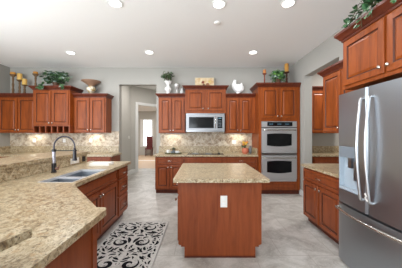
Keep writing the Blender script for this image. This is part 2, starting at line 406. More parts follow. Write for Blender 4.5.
# back wall left
base('cherry base cabinet beside the hallway opening behind the sink peninsula', -2.95, FY, 0, 0.85, BY-FY-E, dd_layout(0.85))
base('cherry base cabinet in the middle of the left back counter behind the raised bar', -3.92, FY, 0, 0.968, BY-FY-E, dd_layout(0.968))
base('cherry base cabinet in the far left corner behind the raised bar', -4.965, FY, 0, 1.043, BY-FY-E, dd_layout(1.043))

def slab(bm, x0, x1, y0, y1, z0=0.874, z1=0.914): return box(bm, x0, x1, y0, y1, z0, z1)
def counter(label, x0, x1, y0, y1, splash=None):
    t = thing('granite_countertop', label, 'countertop', ((x0+x1)/2, (y0+y1)/2, 0.874), 0)
    cx_, cy_ = (x0+x1)/2, (y0+y1)/2
    obj('counter_slab', B(x0-cx_, x1-cx_, y0-cy_, y1-cy_, 0, 0.04), GRAN, t, bevel=0.006)
    for s in splash or []:
        obj('backsplash_strip', B(s[0]-cx_, s[1]-cx_, s[2]-cy_, s[3]-cy_, 0.0402, s[4]-0.874), GRAN, t, bevel=0.003)
    return t
counter('granite countertop on back wall between the hallway opening and the ovens', -1.10, 1.328, 4.99, BY-E, [(-1.09, 1.305, 5.575, 5.5985, 1.088), (1.306, 1.328, 5.06, 5.5985, 1.06)])
counter('granite countertop along the left back wall behind the raised bar', -4.968, -2.06, 4.99, BY-E, [(-4.94, -2.14, 5.575, 5.5985, 1.088), (-4.968, -4.942, 5.0, 5.5985, 1.088)])

# --- cooktop
t = thing('cooktop', 'black glass cooktop set in the counter under the microwave', 'cooktop', (0.08, 5.27, 0.9142), 0)
obj('glass_top', B(-0.40, 0.46, -0.22, 0.2, 0, 0.008), BLACKG, t, bevel=0.002)
for (x, y, r) in ((-0.22, 0.08, 0.09), (-0.2, -0.12, 0.07), (0.1, 0.08, 0.07), (0.1, -0.12, 0.09)):
    bm = bmesh.new(); lathe(bm, [(r, 0.0082), (r, 0.0088)], (x, y, 0), 24); obj('burner', bm, GREYP, t)
for y in (-0.15, -0.09, -0.03, 0.03, 0.09):
    bm = bmesh.new(); lathe(bm, [(0.018, 0.008), (0.018, 0.02), (0.014, 0.026)], (0.36, y, 0), 12); obj('knob', bm, BLACK, t)

# --- right wall run
RX = 1.67
base('cherry base cabinet with one wide drawer and two doors between opening and refrigerator', RX, 3.49, -PI/2, 1.02, 2.30-RX-E,
     [(0.02, 0.94, [('drawer', 0.68, 0.85)]), (0.02, 0.45, [('door', 0.11, 0.66, 'r')]), (0.49, 0.94, [('door', 0.11, 0.66, 'l')])])
counter('short granite countertop beside the refrigerator on right wall', 1.64, 2.298, 2.475, 3.54, [(2.275, 2.298, 2.475, 3.53, 1.02)])
upper('cherry wall cabinet on right wall between the opening and the refrigerator', 2.0, 3.52, -PI/2, 0.94, 2.30-2.0-E, 1.42, 2.42, 2, cr=False, margins=(0.03, 0.03))
upper('large high cherry cabinet above the refrigerator with ivy on its crown', 1.60, 2.42, -PI/2, 1.15, 2.30-1.60-E, 1.895, 2.53, 2, top_h=0.10, margins=(0.03, 0.03), gap=0.03, knobz=0.055, dz0=0.035, dz1=0.02)
# fridge side panel is the cabinet run itself; refrigerator
t = thing('refrigerator', 'large stainless steel french door refrigerator with ice dispenser on right wall', 'refrigerator', (1.535, 2.415, 0), -PI/2)
fw, ftop = 0.92, 1.83
def sheet(x0, x1, z0, z1, hole=None, c=None, bul=0.022, nx=20):
    xs = [x0+(x1-x0)*i/nx for i in range(nx+1)]; zs = [z0, z1]
    if hole:
        xs = sorted(set([round(x, 5) for x in xs if all(abs(x-h) > 0.008 for h in hole[:2])]+list(hole[:2]))); zs = [z0, hole[2], hole[3], z1]
    cc = (x0+x1)/2 if c is None else c; hw = max(abs(x0-cc), abs(x1-cc))
    bm = bmesh.new()
    def yy(x):
        u = (x-cc)/hw; e = min(x-x0, x1-x)
        return -bul*(1-u*u) + (0.012*(1-e/0.015)**2 if e < 0.015 else 0)
    V = [[bm.verts.new((x, yy(x), z)) for z in zs] for x in xs]
    for i in range(len(xs)-1):
        for j in range(len(zs)-1):
            if hole and hole[0]-1e-4 <= (xs[i]+xs[i+1])/2 <= hole[1]+1e-4 and j == 1: continue
            bm.faces.new((V[i][j], V[i+1][j], V[i+1][j+1], V[i][j+1]))
    return bm
def shell(name, bm, mat, parent, th=0.055):
    bmesh.ops.recalc_face_normals(bm, faces=bm.faces)
    if bm.faces[:][0].normal.y > 0: bmesh.ops.reverse_faces(bm, faces=bm.faces)
    ret = bmesh.ops.extrude_face_region(bm, geom=bm.faces[:], use_keep_orig=True)
    vs = [g for g in ret['geom'] if isinstance(g, bmesh.types.BMVert)]
    for v_ in vs: v_.co.y = th
    return obj(name, bm, mat, parent, smooth=25)
FR = newmat('fridge_steel', srgb(172, 178, 184), 0.26, metal=1.0)
n = noise(FR, coords(FR, (160, 160, 1.5)), 3, 2)
lk(FR, ramp(FR, n, [(0.3, (0.34, 0.34, 0.34, 1)), (0.7, (0.38, 0.38, 0.38, 1))]), bsdf(FR).inputs['Roughness'])
obj('fridge_body', B((0.005, fw-0.005, 0.058, 0.70, 0.03, ftop-0.02), (0.03, fw-0.03, 0.08, 0.66, 0.0, 0.03)), newmat('fridge_side_grey', srgb(84, 86, 90), 0.45), t)
HANDLE = newmat('handle_steel', srgb(205, 206, 208), 0.3, metal=1.0)
hole = (0.045, 0.345, 0.81, 1.27)
ld = shell('fridge_door', sheet(0.002, fw/2-0.003, 0.665, ftop, hole, c=fw/2), FR, t)
rd = shell('fridge_door', sheet(fw/2+0.003, fw-0.002, 0.665, ftop, None, c=fw/2), FR, t)
fd = shell('freezer_drawer', sheet(0.002, fw-0.002, 0.035, 0.645), FR, t)
# dispenser
dp = obj('dispenser', B((hole[0], hole[1], 0.035, 0.05, hole[2], hole[3]), (hole[0], hole[0]+0.012, -0.012, 0.035, hole[2], hole[3]), (hole[1]-0.012, hole[1], -0.022, 0.035, hole[2], hole[3]),
    (hole[0]+0.012, hole[1]-0.012, -0.01, 0.035, hole[2], hole[2]+0.03)), LGREYP, ld)
obj('dispenser_panel', B(hole[0]+0.012, hole[1]-0.012, -0.018, 0.035, 1.155, hole[3]), GREYP, dp)
bm = B(0.17, 0.22, 0.0, 0.03, 1.05, 1.153); box(bm, 0.25, 0.28, 0.0, 0.03, 0.93, 1.12); obj('dispenser_spout', bm, STEEL_D, dp)
for par, x in ((ld, fw/2-0.05), (rd, fw/2+0.055)):
    pts = [(x, -0.018, 0.785), (x, -0.045, 0.79)]+[(x, -0.05-0.035*math.sin(PI*k/12), 0.80+0.92*k/12) for k in range(13)]+[(x, -0.045, 1.73), (x, -0.018, 1.735)]
    bm = bmesh.new(); tube(bm, pts, 0.013, 12); obj('handle', bm, HANDLE, par, smooth=60)
pts = [(0.03, 0.0, 0.60), (0.03, -0.035, 0.60)]+[(0.04+(fw-0.08)*k/12, -0.04-0.05*math.sin(PI*k/12), 0.60) for k in range(13)]+[(fw-0.03, -0.035, 0.6), (fw-0.03, 0.0, 0.60)]
bm = bmesh.new(); tube(bm, pts, 0.014, 12); obj('handle', bm, CHROME, fd, smooth=60)
# little cord loop on door handle
bm = bmesh.new(); tube(bm, [(0.0, 0, 0.0), (0.018, -0.012, 0.018), (0.035, -0.015, 0.0), (0.02, -0.012, -0.016), (0.004, 0, -0.03), (0.03, 0.0, -0.05)], 0.006, 8)
o = obj('tied_cord', bm, WHITE, None, (1.453, 1.905, 0.86), smooth=60); o.rotation_euler = (0, 0, -PI/2)
tag(o, 'small white cord tied low on the refrigerator door handle', 'cord')

# --- pantry nook seen through the right opening
upper('cherry wall cabinet seen through the opening beyond the right wall', 2.66, 5.27, 0, 0.80, BY-5.27-E, 1.42, 2.56, 2)
base('cherry base cabinet seen through the opening beyond the right wall', 2.62, FY, 0, 1.2, BY-FY-E, dd_layout(1.2))
counter('granite countertop seen through the opening beyond the right wall', 2.52, 3.9, 4.99, BY-E, [(2.53, 3.9, 5.575, 5.5985, 1.088)])

# --- peninsula with sink
SX = -1.29
base('cherry base cabinet with three stacked drawers at the far end of sink peninsula', SX, 3.30, PI/2, 0.45, 0.62,
     [(0.02, 0.43, [('drawer', 0.70, 0.85), ('drawer', 0.43, 0.68), ('drawer', 0.13, 0.41)])])
base('cherry sink base cabinet with false front over two doors facing the rug', SX, 2.12, PI/2, 1.178, 0.62,
     [(0.02, 1.15, [('false', 0.70, 0.85)]), (0.02, 0.575, [('door', 0.13, 0.675, 'r')]), (0.595, 1.15, [('door', 0.13, 0.675, 'l')])], open_top=True)
t = thing('base_cabinet', 'angled cherry end cabinet with plain side panel below the near counter corner', 'cabinet', (0, 0, 0), 0, 'base cabinets')
bm = bmesh.new(); prism(bm, [(-0.68, 0.1), (-0.68, 1.39), (-0.74, 1.39), (-1.29, 2.03), (-1.29, 2.118), (-1.915, 2.118), (-1.915, 0.1)], 0.10, 0.872)
obj('cabinet_body', bm, CHERRY_D, t)
obj('corner_stile', B((-0.6798, -0.672, 1.335, 1.39, 0.10, 0.872), (-0.6798, -0.672, 0.1, 1.334, 0.10, 0.16)), CHERRY_D, t)
bm = bmesh.new(); prism(bm, [(-0.75, 0.1), (-0.75, 1.33), (-1.36, 2.0), (-1.36, 2.118), (-1.915, 2.118), (-1.915, 0.1)], 0, 0.10); obj('toe_kick', bm, KICK, t)
# counter slab with sink hole (built of pieces around the hole, one mesh)
t = thing('granite_countertop', 'big cream and brown granite countertop of the sink peninsula in left foreground', 'countertop', (0, 0, 0.874), 0)
EX = -1.235; HX0, HX1, HY0, HY1 = -1.645, -1.29, 2.16, 2.96
bm = bmesh.new()
out = [(-0.625, 0.05), (-0.612, 1.39), (-0.63, 1.425), (-0.695, 1.43), (-1.20, 2.04), (EX, 2.12), (EX, 3.80), (EX-0.03, 3.83), (-1.985, 3.83), (-1.985, 0.05)]
inn = [(HX0, HY0), (HX1, HY0), (HX1, HY1), (HX0, HY1)]
edges = []
for pts in (out, inn):
    vs = [bm.verts.new((p[0], p[1], 0.04)) for p in pts]
    edges += [bm.edges.new((vs[i], vs[(i+1) % len(vs)])) for i in range(len(vs))]
bmesh.ops.triangle_fill(bm, use_beauty=True, edges=edges, normal=(0, 0, 1))
ret = bmesh.ops.extrude_face_region(bm, geom=bm.faces[:], use_keep_orig=True)
for g in ret['geom']:
    if isinstance(g, bmesh.types.BMVert): g.co.z = 0.0
bmesh.ops.dissolve_limit(bm, angle_limit=0.01, verts=bm.verts, edges=bm.edges)
obj('counter_slab', bm, GRAN, t)
# sink
t = thing('kitchen_sink', 'double bowl stainless steel sink set into granite peninsula', 'sink', ((HX0+HX1)/2, (HY0+HY1)/2, 0.874), 0)
hw, hd = (HX1-HX0)/2, (HY1-HY0)/2
SINKM = newmat('sink_steel', srgb(150, 156, 164), 0.3, metal=1.0); RIMM = newmat('sink_rim_steel', srgb(225, 226, 228), 0.4, metal=0.6)
div = -0.08
def bowl(x0, x1, y0, y1, zt, zb):
    bm = bmesh.new(); th = 0.004; tp = 0.025
    top = [(x0, y0), (x1, y0), (x1, y1), (x0, y1)]; bot = [(x0+tp, y0+tp), (x1-tp, y0+tp), (x1-tp, y1-tp), (x0+tp, y1-tp)]
    a = [bm.verts.new((*p, zt)) for p in top]; b = [bm.verts.new((*p, zb)) for p in bot]
    for i in range(4): bm.faces.new((a[i], a[(i+1) % 4], b[(i+1) % 4], b[i]))
    bm.faces.new(b)
    return bm
e_ = 0.009
for y0, y1 in ((-hd+e_, div-0.018), (div+0.018, hd-e_)):
    o = obj('sink_bowl', bowl(-hw+e_, hw-e_, y0, y1, 0.012, -0.17), SINKM, t)
    bm = bmesh.new(); lathe(bm, [(0.045, -0.169), (0.045, -0.165), (0.03, -0.164)], (0, (y0+y1)/2, 0), 18); obj('drain', bm, STEEL_D, o)
obj('sink_divider', B(-hw+e_, hw-e_, div-0.018, div+0.018, 0.0, 0.03), RIMM, t, bevel=0.003)
obj('sink_rim', B((-hw+0.0005, -hw+e_, -hd+.0005, hd-.0005, 0.0, 0.042), (hw-e_, hw-.0005, -hd+.0005, hd-.0005, 0.0, 0.042), (-hw+e_, hw-e_, -hd+.0005, -hd+e_, 0.0, 0.042), (-hw+e_, hw-e_, hd-e_, hd-.0005, 0.0, 0.042)), RIMM, t)
# raised bar with granite clad pony wall
t = thing('raised_bar', 'raised granite breakfast bar running along the back of the sink peninsula', 'bar counter', (-2.2, 1.9, 0), 0)
obj('pony_wall', B(0.0, 0.193, -2.4, 1.80, 0, 1.0495), WALL, t)
obj('granite_splash', B(0.1935, 0.213, -2.0, 1.85, 0.9145, 1.0495), GRAN, t)
obj('wall_end_cladding', B(0.0, 0.193, 1.8005, 1.85, 0.0, 1.0495), GRAN, t)
bm = bmesh.new(); prism(bm, [(0.225, -2.5), (0.225, 1.92), (0.195, 1.95), (-0.40, 1.95), (-0.40, -2.5)], 1.05, 1.09)
obj('bar_top', bm, GRAN, t, bevel=0.008)
# near end of the bar, wrapping around at lower left
t = thing('raised_bar', 'corner of a second raised granite ledge at the bottom left of the view', 'bar counter', (-1.0, 0.5, 0), 0)
bm = bmesh.new(); prism(bm, [(0.41, 0.252), (0.22, -0.64), (-0.5, -0.64), (-0.5, 0.252)], 1.04, 1.07); obj('bar_top', bm, GRAN, t, bevel=0.004)
bm = bmesh.new(); prism(bm, [(0.29, 0.21), (0.12, -0.6), (-0.45, -0.6), (-0.45, 0.21)], 0.9145, 1.0395); obj('pony_wall', bm, GRAN, t)

# --- island
t = thing('kitchen_island', 'central kitchen island with cherry end panel and granite top', 'kitchen island', (0.215, 3.0, 0), 0)
ix0, ix1 = -0.472, 0.472; iy0, iy1 = -0.56, 0.50
obj('cabinet_body', B(ix0+0.005, ix1-0.005, iy0+0.02, iy1, 0.13, 0.872), CHERRY_D, t)
obj('toe_kick', B(ix0+0.07, ix1-0.07, iy0+0.02, iy1-0.07, 0, 0.13), KICK, t)
bm = bmesh.new()
prof = [(ix0+0.07, 0), (ix1-0.07, 0), (ix1-0.07, 0.12), (ix1-0.03, 0.12), (ix1-0.03, 0.15), (ix1, 0.15), (ix1, 0.872), (ix0, 0.872), (ix0, 0.15), (ix0+0.03, 0.15), (ix0+0.03, 0.12), (ix0+0.07, 0.12)]
a = [bm.verts.new((p[0], iy0, p[1])) for p in prof]; b = [bm.verts.new((p[0], iy0+0.0195, p[1])) for p in prof]
bm.faces.new(a); bm.faces.new(b)
for i in range(len(prof)): bm.faces.new((a[i], a[(i+1) % len(prof)], b[(i+1) % len(prof)], b[i]))
obj('end_panel', bm, CHERRY_D, t)
obj('base_strip', B(ix0+0.07, ix1-0.07, iy0-0.008, iy0-0.0003, 0, 0.018), KICK, t)
for sgn, rz in ((1, PI/2), (-1, -PI/2)):
    for k in range(2):
        yy = iy0+0.06+k*0.5
        dr = obj('drawer', door_bm(0.46, 0.15), [CHERRY_D, GLAZE], t, (sgn*(ix1-0.0045), yy if sgn > 0 else yy+0.46, 0.70)); dr.rotation_euler = (0, 0, rz); pull(dr, 0.23, 0.075)
        do = obj('door', door_bm(0.46, 0.52), [CHERRY_D, GLAZE], t, (sgn*(ix1-0.0045), yy if sgn > 0 else yy+0.46, 0.16)); do.rotation_euler = (0, 0, rz); knob(do, 0.43, 0.47)
obj('counter_slab', B(-0.515, 0.525, -0.68, 0.58, 0.8735, 0.914), GRAN, t, bevel=0.008)
pl_ = obj('outlet_plate', B(0.005, 0.082, iy0-0.006, iy0-0.0003, 0.57, 0.70), WHITE, t, bevel=0.002)
obj('outlet_socket', B((0.025, 0.062, iy0-0.008, iy0-0.0062, 0.585, 0.625), (0.025, 0.062, iy0-0.008, iy0-0.0062, 0.645, 0.685)), TRIM, pl_)

# --- rug
RUG = newmat('damask_rug', srgb(200, 198, 194), 0.95, spec=0.1)
setc(RUG, ramp(RUG, noise(RUG, coords(RUG), 60, 3), [(0.4, srgb(182, 179, 174)), (0.6, srgb(204, 201, 196))]))
RUGB = newmat('rug_black_yarn', srgb(22, 22, 26), 0.95, spec=0.1)
rb = B(-0.375, 0.375, -0.66, 0.65, 0, 0.008)
R = random.Random(42); placed = []
def stroke(pts, wmax, mirror=True):
    # tapered leaf or scroll stroke woven flush into the pile
    P = [Vector(p) for p in pts]; n = len(P)
    for sg in ((1, -1) if mirror else (1,)):
        l, r_ = [], []
        for i, p in enumerate(P):
            tn = (P[min(i+1, n-1)]-P[max(i-1, 0)]).normalized(); nn = Vector((-tn.y, tn.x)); w = wmax*(math.sin(PI*min(1, (i+0.35)/(n-0.6)))**0.8)*0.5+0.0006
            a_, b_ = p+nn*w, p-nn*w
            l.append(rb.verts.new((a_.x*sg, a_.y, 0.0084))); r_.append(rb.verts.new((b_.x*sg, b_.y, 0.0084)))
        for i in range(n-1): rb.faces.new((l[i], l[i+1], r_[i+1], r_[i])).material_index = 1
def scroll(cx_, cy_, r0, turns, a0, w, sgn=1):
    pts = []
    for i in range(26):
        u = i/25; a_ = a0+sgn*u*turns*2*PI; rr = r0*(0.18+0.82*u); pts.append((cx_+rr*math.cos(a_), cy_+rr*math.sin(a_)))
    if all(0.012 < p[0] < 0.36 and -0.64 < p[1] < 0.63 for p in pts):
        stroke(pts, w); placed.extend((p[0], p[1], w*0.5) for p in pts); return True
for yy in (-0.45, 0.02, 0.44):
    scroll(0.13, yy, 0.10, 1.1, 0.3, 0.046)
for k in range(4200):
    x, y = R.uniform(0.01, 0.355), R.uniform(-0.64, 0.63); a_ = R.uniform(0, 2*PI); L_ = R.uniform(0.07, 0.17)*(1-0.7*k/4200); cv = R.uniform(-2.2, 2.2); w = L_*R.uniform(0.26, 0.38)
    pts = []; px, py = x, y
    for i in range(9):
        pts.append((px, py)); aa = a_+cv*i/8; px += L_/8*math.cos(aa); py += L_/8*math.sin(aa)
    if any(not (0.008 < p[0] < 0.362 and -0.645 < p[1] < 0.638) for p in pts): continue
    if any((p[0]-q[0])**2+(p[1]-q[1])**2 < (w*0.42+q[2]+0.002)**2 for p in pts for q in placed): continue
    stroke(pts, w); placed.extend((p[0], p[1], w*0.36) for p in pts)
t = thing('rug', 'black and white damask patterned runner rug beside the sink cabinets', 'rug', (-0.895, 2.75, 0.001), 0)
me = bpy.data.meshes.new('rug_pile'); rb.to_mesh(me); rb.free(); me.materials.append(RUG); me.materials.append(RUGB)
o = bpy.data.objects.new('rug_pile', me); COL.objects.link(o); o.parent = t
obj('rug_binding', B((-0.385, -0.3752, -0.67, 0.66, 0, 0.009), (0.3752, 0.385, -0.67, 0.66, 0, 0.009), (-0.3752, 0.3752, 0.6502, 0.66, 0, 0.009), (-0.3752, 0.3752, -0.67, -0.6602, 0, 0.009)), newmat('rug_edge', srgb(170, 168, 166), 0.9), t)

# --- faucet (tall spring pull-down)
t = thing('kitchen_faucet', 'tall black and steel spring neck pull down faucet behind the sink', 'faucet', (-1.86, 2.72, 0.9142), 0)
bm = bmesh.new(); lathe(bm, [(0.034, 0), (0.034, 0.006), (0.027, 0.01), (0.027, 0.115), (0.02, 0.118)], (0, 0, 0), 18); obj('faucet_base', bm, BLACK, t, smooth=40)
bm = bmesh.new(); lathe(bm, [(0.019, 0.1185), (0.019, 0.262)], (0, 0, 0), 16); obj('riser_pipe', bm, newmat('satin_riser', srgb(170, 168, 178), 0.35, metal=0.6), t, smooth=40)
bm = bmesh.new(); lathe(bm, [(0.026, 0.2625), (0.026, 0.29), (0.015, 0.295)], (0, 0, 0), 16); tube(bm, [(0.02, 0, 0.276), (0.24, 0, 0.276)], 0.006, 8); lathe(bm, [(0.024, 0.268), (0.024, 0.284)], (0.262, 0, 0), 16)
obj('support_arm', bm, BLACK, t, smooth=40)
arc = [(0, 0, 0.293), (0, 0, 0.33)]+[(0.131-0.131*math.cos(PI*k/16), 0, 0.33+0.125*math.sin(PI*k/16)) for k in range(1, 16)]+[(0.262, 0, 0.33), (0.262, 0, 0.31)]
bm = bmesh.new(); tube(bm, arc, 0.007, 8)
# spring coils
hel = []; NN = 34*8
import bisect
ln = [0]
for a, b in zip(arc, arc[1:]): ln.append(ln[-1]+(Vector(b)-Vector(a)).length)
for i in range(NN+1):
    s_ = ln[-1]*i/NN; j = min(max(bisect.bisect(ln, s_)-1, 0), len(arc)-2); u = (s_-ln[j])/(ln[j+1]-ln[j])
    A, Bv = Vector(arc[j]), Vector(arc[j+1]); p = A.lerp(Bv, u); tn = (Bv-A).normalized(); nn = Vector((0, 1, 0)).cross(tn)
    an = 2*PI*i/8; hel.append(p+Vector((0, 1, 0))*0.0105*math.sin(an)+nn*0.0105*math.cos(an))
tube(bm, hel, 0.0022, 5)
obj('spring_neck', bm, newmat('spring_steel', srgb(84, 82, 92), 0.3, metal=0.8), t, smooth=60)
bm = bmesh.new(); lathe(bm, [(0.012, 0.31), (0.018, 0.28), (0.022, 0.19), (0.028, 0.165), (0.028, 0.15), (0.015, 0.148)], (0.262, 0, 0), 16); obj('spray_head', bm, BLACK, t, smooth=50)
bm = bmesh.new(); lathe(bm, [(0.018, 0.02), (0.020, 0.055), (0.012, 0.058)], (0, 0, 0.05), 14, 'X'); tube(bm, [(0.05, 0, 0.05), (0.065, -0.01, 0.06), (0.09, -0.035, 0.10)], [0.009, 0.007, 0.006], 8)
obj('lever', bm, newmat('coppery_lever', srgb(170, 140, 130), 0.25, metal=0.9), t, smooth=50)
# outlet and switch on the bar splash
def plate(label, loc, rz, mat, w=0.075, h=0.10, cat='outlet', group=None, name='wall_outlet'):
    t = thing(name, label, cat, loc, rz, group)
    p = obj('cover_plate', B(-w/2, w/2, -0.006, 0, -h/2, h/2), mat, t, bevel=0.002)
    obj('socket', B((-0.017, 0.017, -0.0085, -0.0062, 0.008, 0.036), (-0.017, 0.017, -0.0085, -0.0062, -0.036, -0.008)), TRIM if mat is WHITE else BLACK, t)
    return t
plate('pale outlet plate on the granite splash of raised bar behind faucet head', (-1.9865, 3.38, 0.98), PI/2, WHITE, w=0.22, h=0.085)
plate('small dark outlet plate on the granite splash near the end of raised bar', (-1.9865, 3.64, 0.98), PI/2, BLACK, w=0.09, h=0.085)
for x, s in ((-3.38, 'right of the wine cubbies'), (-4.15, 'left under the first candlesticks cabinet'), (-3.30+0.3, 'nearest the hallway opening')):
    if 'wine' in s: plate('white outlet on stone backsplash below the wine cubby cabinet', (-3.55, 5.5875, 1.23), 0, WHITE)
    elif 'left' in s: plate('white outlet on stone backsplash left of the faucet below corner cabinet', (-4.33, 5.5875, 1.23), 0, WHITE)
    else: plate('white outlet on stone backsplash below the urn topped cabinet', (-2.86, 5.5875, 1.23), 0, WHITE)
plate('white outlet on stone backsplash right of the microwave', (0.86, 5.5875, 1.19), 0, WHITE, w=0.11)
plate('white light switch plate on the grey hallway wall', (-2.499, 7.45, 1.28), PI/2, WHITE, cat='light switch', name='light_switch')

# --- folded towel on peninsula
bm = bmesh.new(); box(bm, -0.19, 0.11, -0.10, 0.10, 0, 0.018); box(bm, -0.187, 0.108, -0.098, 0.098, 0.019, 0.038)
o = obj('folded_towel', bm, newmat('white_cotton', srgb(240, 236, 230), 0.9), None, (-1.52, 3.38, 0.9145), bevel=0.006)
tag(o, 'folded white towel lying on granite beyond the sink', 'towel')

# ------------------------------------------------------------ decor on cabinet tops
def candlestick(label, loc, h, ch, cr=0.035, wood_c=(112, 84, 56), candle_c=(222, 178, 96), br=0.055, group='candlesticks on the cabinets'):
    t = thing('candlestick', label, 'candlestick', loc, 0, group)
    m = newmat('candlestick_wood', srgb(*wood_c), 0.6)
    p = [(br, 0), (br, 0.015), (br*0.7, 0.03), (br*0.38, 0.05), (br*0.55, 0.10*h/0.4), (br*0.35, h*0.35), (br*0.5, h*0.5), (br*0.3, h*0.62), (br*0.45, h*0.8), (br*0.35, h*0.86), (br*0.95, h*0.94), (br*1.25, h*0.97), (br*1.25, h)]
    bm = bmesh.new(); lathe(bm, p, seg=16); obj('stand', bm, m, t, smooth=50)
    cm = newmat('candle_wax', srgb(*candle_c), 0.6); bsdf(cm).inputs['Subsurface Weight'].default_value = 0.1
    bm = bmesh.new(); lathe(bm, [(cr, h+0.001), (cr, h+ch-0.004), (cr*0.9, h+ch), (cr*0.3, h+ch-0.004)], seg=16); c_ = obj('candle', bm, cm, t, smooth=50)
    bm = bmesh.new(); lathe(bm, [(0.002, h+ch-0.003), (0.002, h+ch+0.012)], seg=6); obj('wick', bm, BLACK, c_)
zA, zB = 2.391, 2.541
candlestick('tallest wooden candlestick with short amber candle on the far left corner cabinet', (-4.72, 5.40, zA), 0.50, 0.055, 0.058, candle_c=(205, 140, 50))
candlestick('middle wooden candlestick with tall cream candle on the far left corner cabinet', (-4.57, 5.42, zA), 0.37, 0.16, 0.055)
candlestick('shortest wooden candlestick with cream candle on the far left corner cabinet', (-4.43, 5.40, zA), 0.24, 0.15, 0.052)
candlestick('wooden candlestick with amber candle left of the ivy beside the wine cubby cabinet', (-4.17, 5.42, zA), 0.52, 0.055, 0.052, candle_c=(205, 140, 50))
candlestick('candlestick with rusty orange candle on left of the oven cabinet top', (1.56, 5.28, 2.576), 0.31, 0.09, 0.038, wood_c=(130, 66, 44), candle_c=(206, 130, 70), br=0.04)
candlestick('tall dark candlestick with amber candle on right of the oven cabinet top', (2.07, 5.2, 2.576), 0.32, 0.20, 0.048, wood_c=(92, 50, 36), candle_c=(206, 150, 72), br=0.055)

def leafmat(c1, c2):
    m = newmat('leaf_green', srgb(*c1), 0.5)
    oi = nd(m, 'ShaderNodeTexCoord'); n = noise(m, oi.outputs['Object'], 18, 2)
    setc(m, ramp(m, n, [(0.4, srgb(*c1)), (0.6, srgb(*c2))])); return m
def leaf(bm, p, d, up, L, wd, mi=0):
    d = d.normalized(); s = d.cross(up)
    if s.length < 1e-3: s = Vector((1, 0, 0))
    s.normalize(); u = s.cross(d)
    pts = [(0, 0, 0), (0.3, 0.5, 0.05), (0.62, 0.42, 0.03), (1, 0, -0.12), (0.62, -0.42, 0.03), (0.3, -0.5, 0.05)]
    v = [bm.verts.new(p+d*(a*L)+s*(b*wd)+u*(c*L)) for a, b, c in pts]
    mid = bm.verts.new(p+d*(0.5*L)-u*(0.04*L))
    for i in range(6): bm.faces.new((v[i], v[(i+1) % 6], mid)).material_index = mi
IVY = leafmat((40, 74, 44), (86, 118, 76)); SILV = leafmat((120, 138, 128), (176, 190, 180)); FRESH = leafmat((60, 110, 52), (120, 160, 84)); DKIVY = leafmat((26, 70, 40), (60, 110, 60))
STEM = newmat('plant_stem', srgb(84, 74, 46), 0.8)
def ivy(label, loc, ext, n, mats, L=0.07, rnd=1, hang=0.0, vines=9, name='ivy_plant', pot=True):
    t = thing(name, label, 'plant', loc, 0)
    R = random.Random(rnd); lb = bmesh.new(); sb = bmesh.new()
    for k in range(vines):
        x0 = R.uniform(-ext[0], ext[0])*0.25; y0 = R.uniform(-ext[1], ext[1])*0.25
        x1 = ext[0]*(-1+2*(k+0.5)/vines)*R.uniform(0.7, 1.05); y1 = R.uniform(-ext[1], ext[1])
        z1 = R.uniform(0.0, 0.6)*ext[2] ; zm = ext[2]*R.uniform(0.55, 1.0)
        pts = []
        for i in range(9):
            u = i/8; pts.append(Vector((x0+(x1-x0)*u, y0+(y1-y0)*u, max(0.015, 0.03+4*zm*u*(1-u)*0.62+z1*u*u))))
        tube(sb, pts, 0.003, 5)
        for i in range(n//vines):
            u = R.uniform(0.1, 1); j = min(int(u*8), 7); p = pts[j].lerp(pts[j+1], u*8-j)+Vector([R.gauss(0, 0.02) for _ in range(3)])
            p.z = max(p.z, 0.03)
            d = Vector((R.gauss(0, 1), R.gauss(-0.4, 0.8), R.gauss(0.2, 0.6))); ll = L*R.uniform(0.7, 1.3)
            if p.z + d.normalized().z*ll < 0.01: d.z = abs(d.z)
            leaf(lb, p, d, Vector((R.gauss(0, .4), R.gauss(-0.5, .4), 1)), ll, ll*0.8, R.randrange(len(mats)))
    if hang:
        for k in range(4):
            x = R.uniform(-ext[0], ext[0])*0.8
            for i in range(7):
                p = Vector((x+R.gauss(0, .02), -ext[1]-0.06-R.uniform(0, .02), 0.02-hang*i/7)); leaf(lb, p, Vector((R.gauss(0, .6), -0.6, R.gauss(-.5, .4))), Vector((0, -.6, .6)), L, L*.8, R.randrange(len(mats)))
            tube(sb, [(x, -ext[1]+0.04, 0.05), (x, -ext[1]-0.03, 0.035), (x, -ext[1]-0.075, 0.0), (x, -ext[1]-0.075, -hang)], 0.003, 5)
    obj('leaves', lb, mats, t); obj('stems', sb, STEM, t)
    if pot:
        bm = bmesh.new(); lathe(bm, [(0.05, 0.0), (0.07, 0.09), (0.075, 0.1), (0.06, 0.1), (0.058, 0.09)], seg=16); obj('pot', bm, newmat('plant_pot', srgb(90, 60, 40), 0.7), t, smooth=40)
    return t
ivy('trailing green ivy with silvery leaves on top of the wine cubby cabinet', (-3.52, 5.22, 2.541), (0.40, 0.15, 0.42), 420, [IVY, IVY, IVY, SILV], 0.085, 3, hang=0.10, vines=14)
ivy('green and silvery leafy arrangement on top of the oven cabinet', (1.81, 5.06, 2.576), (0.19, 0.08, 0.34), 340, [FRESH, SILV, FRESH, IVY], 0.075, 5, hang=0.0)

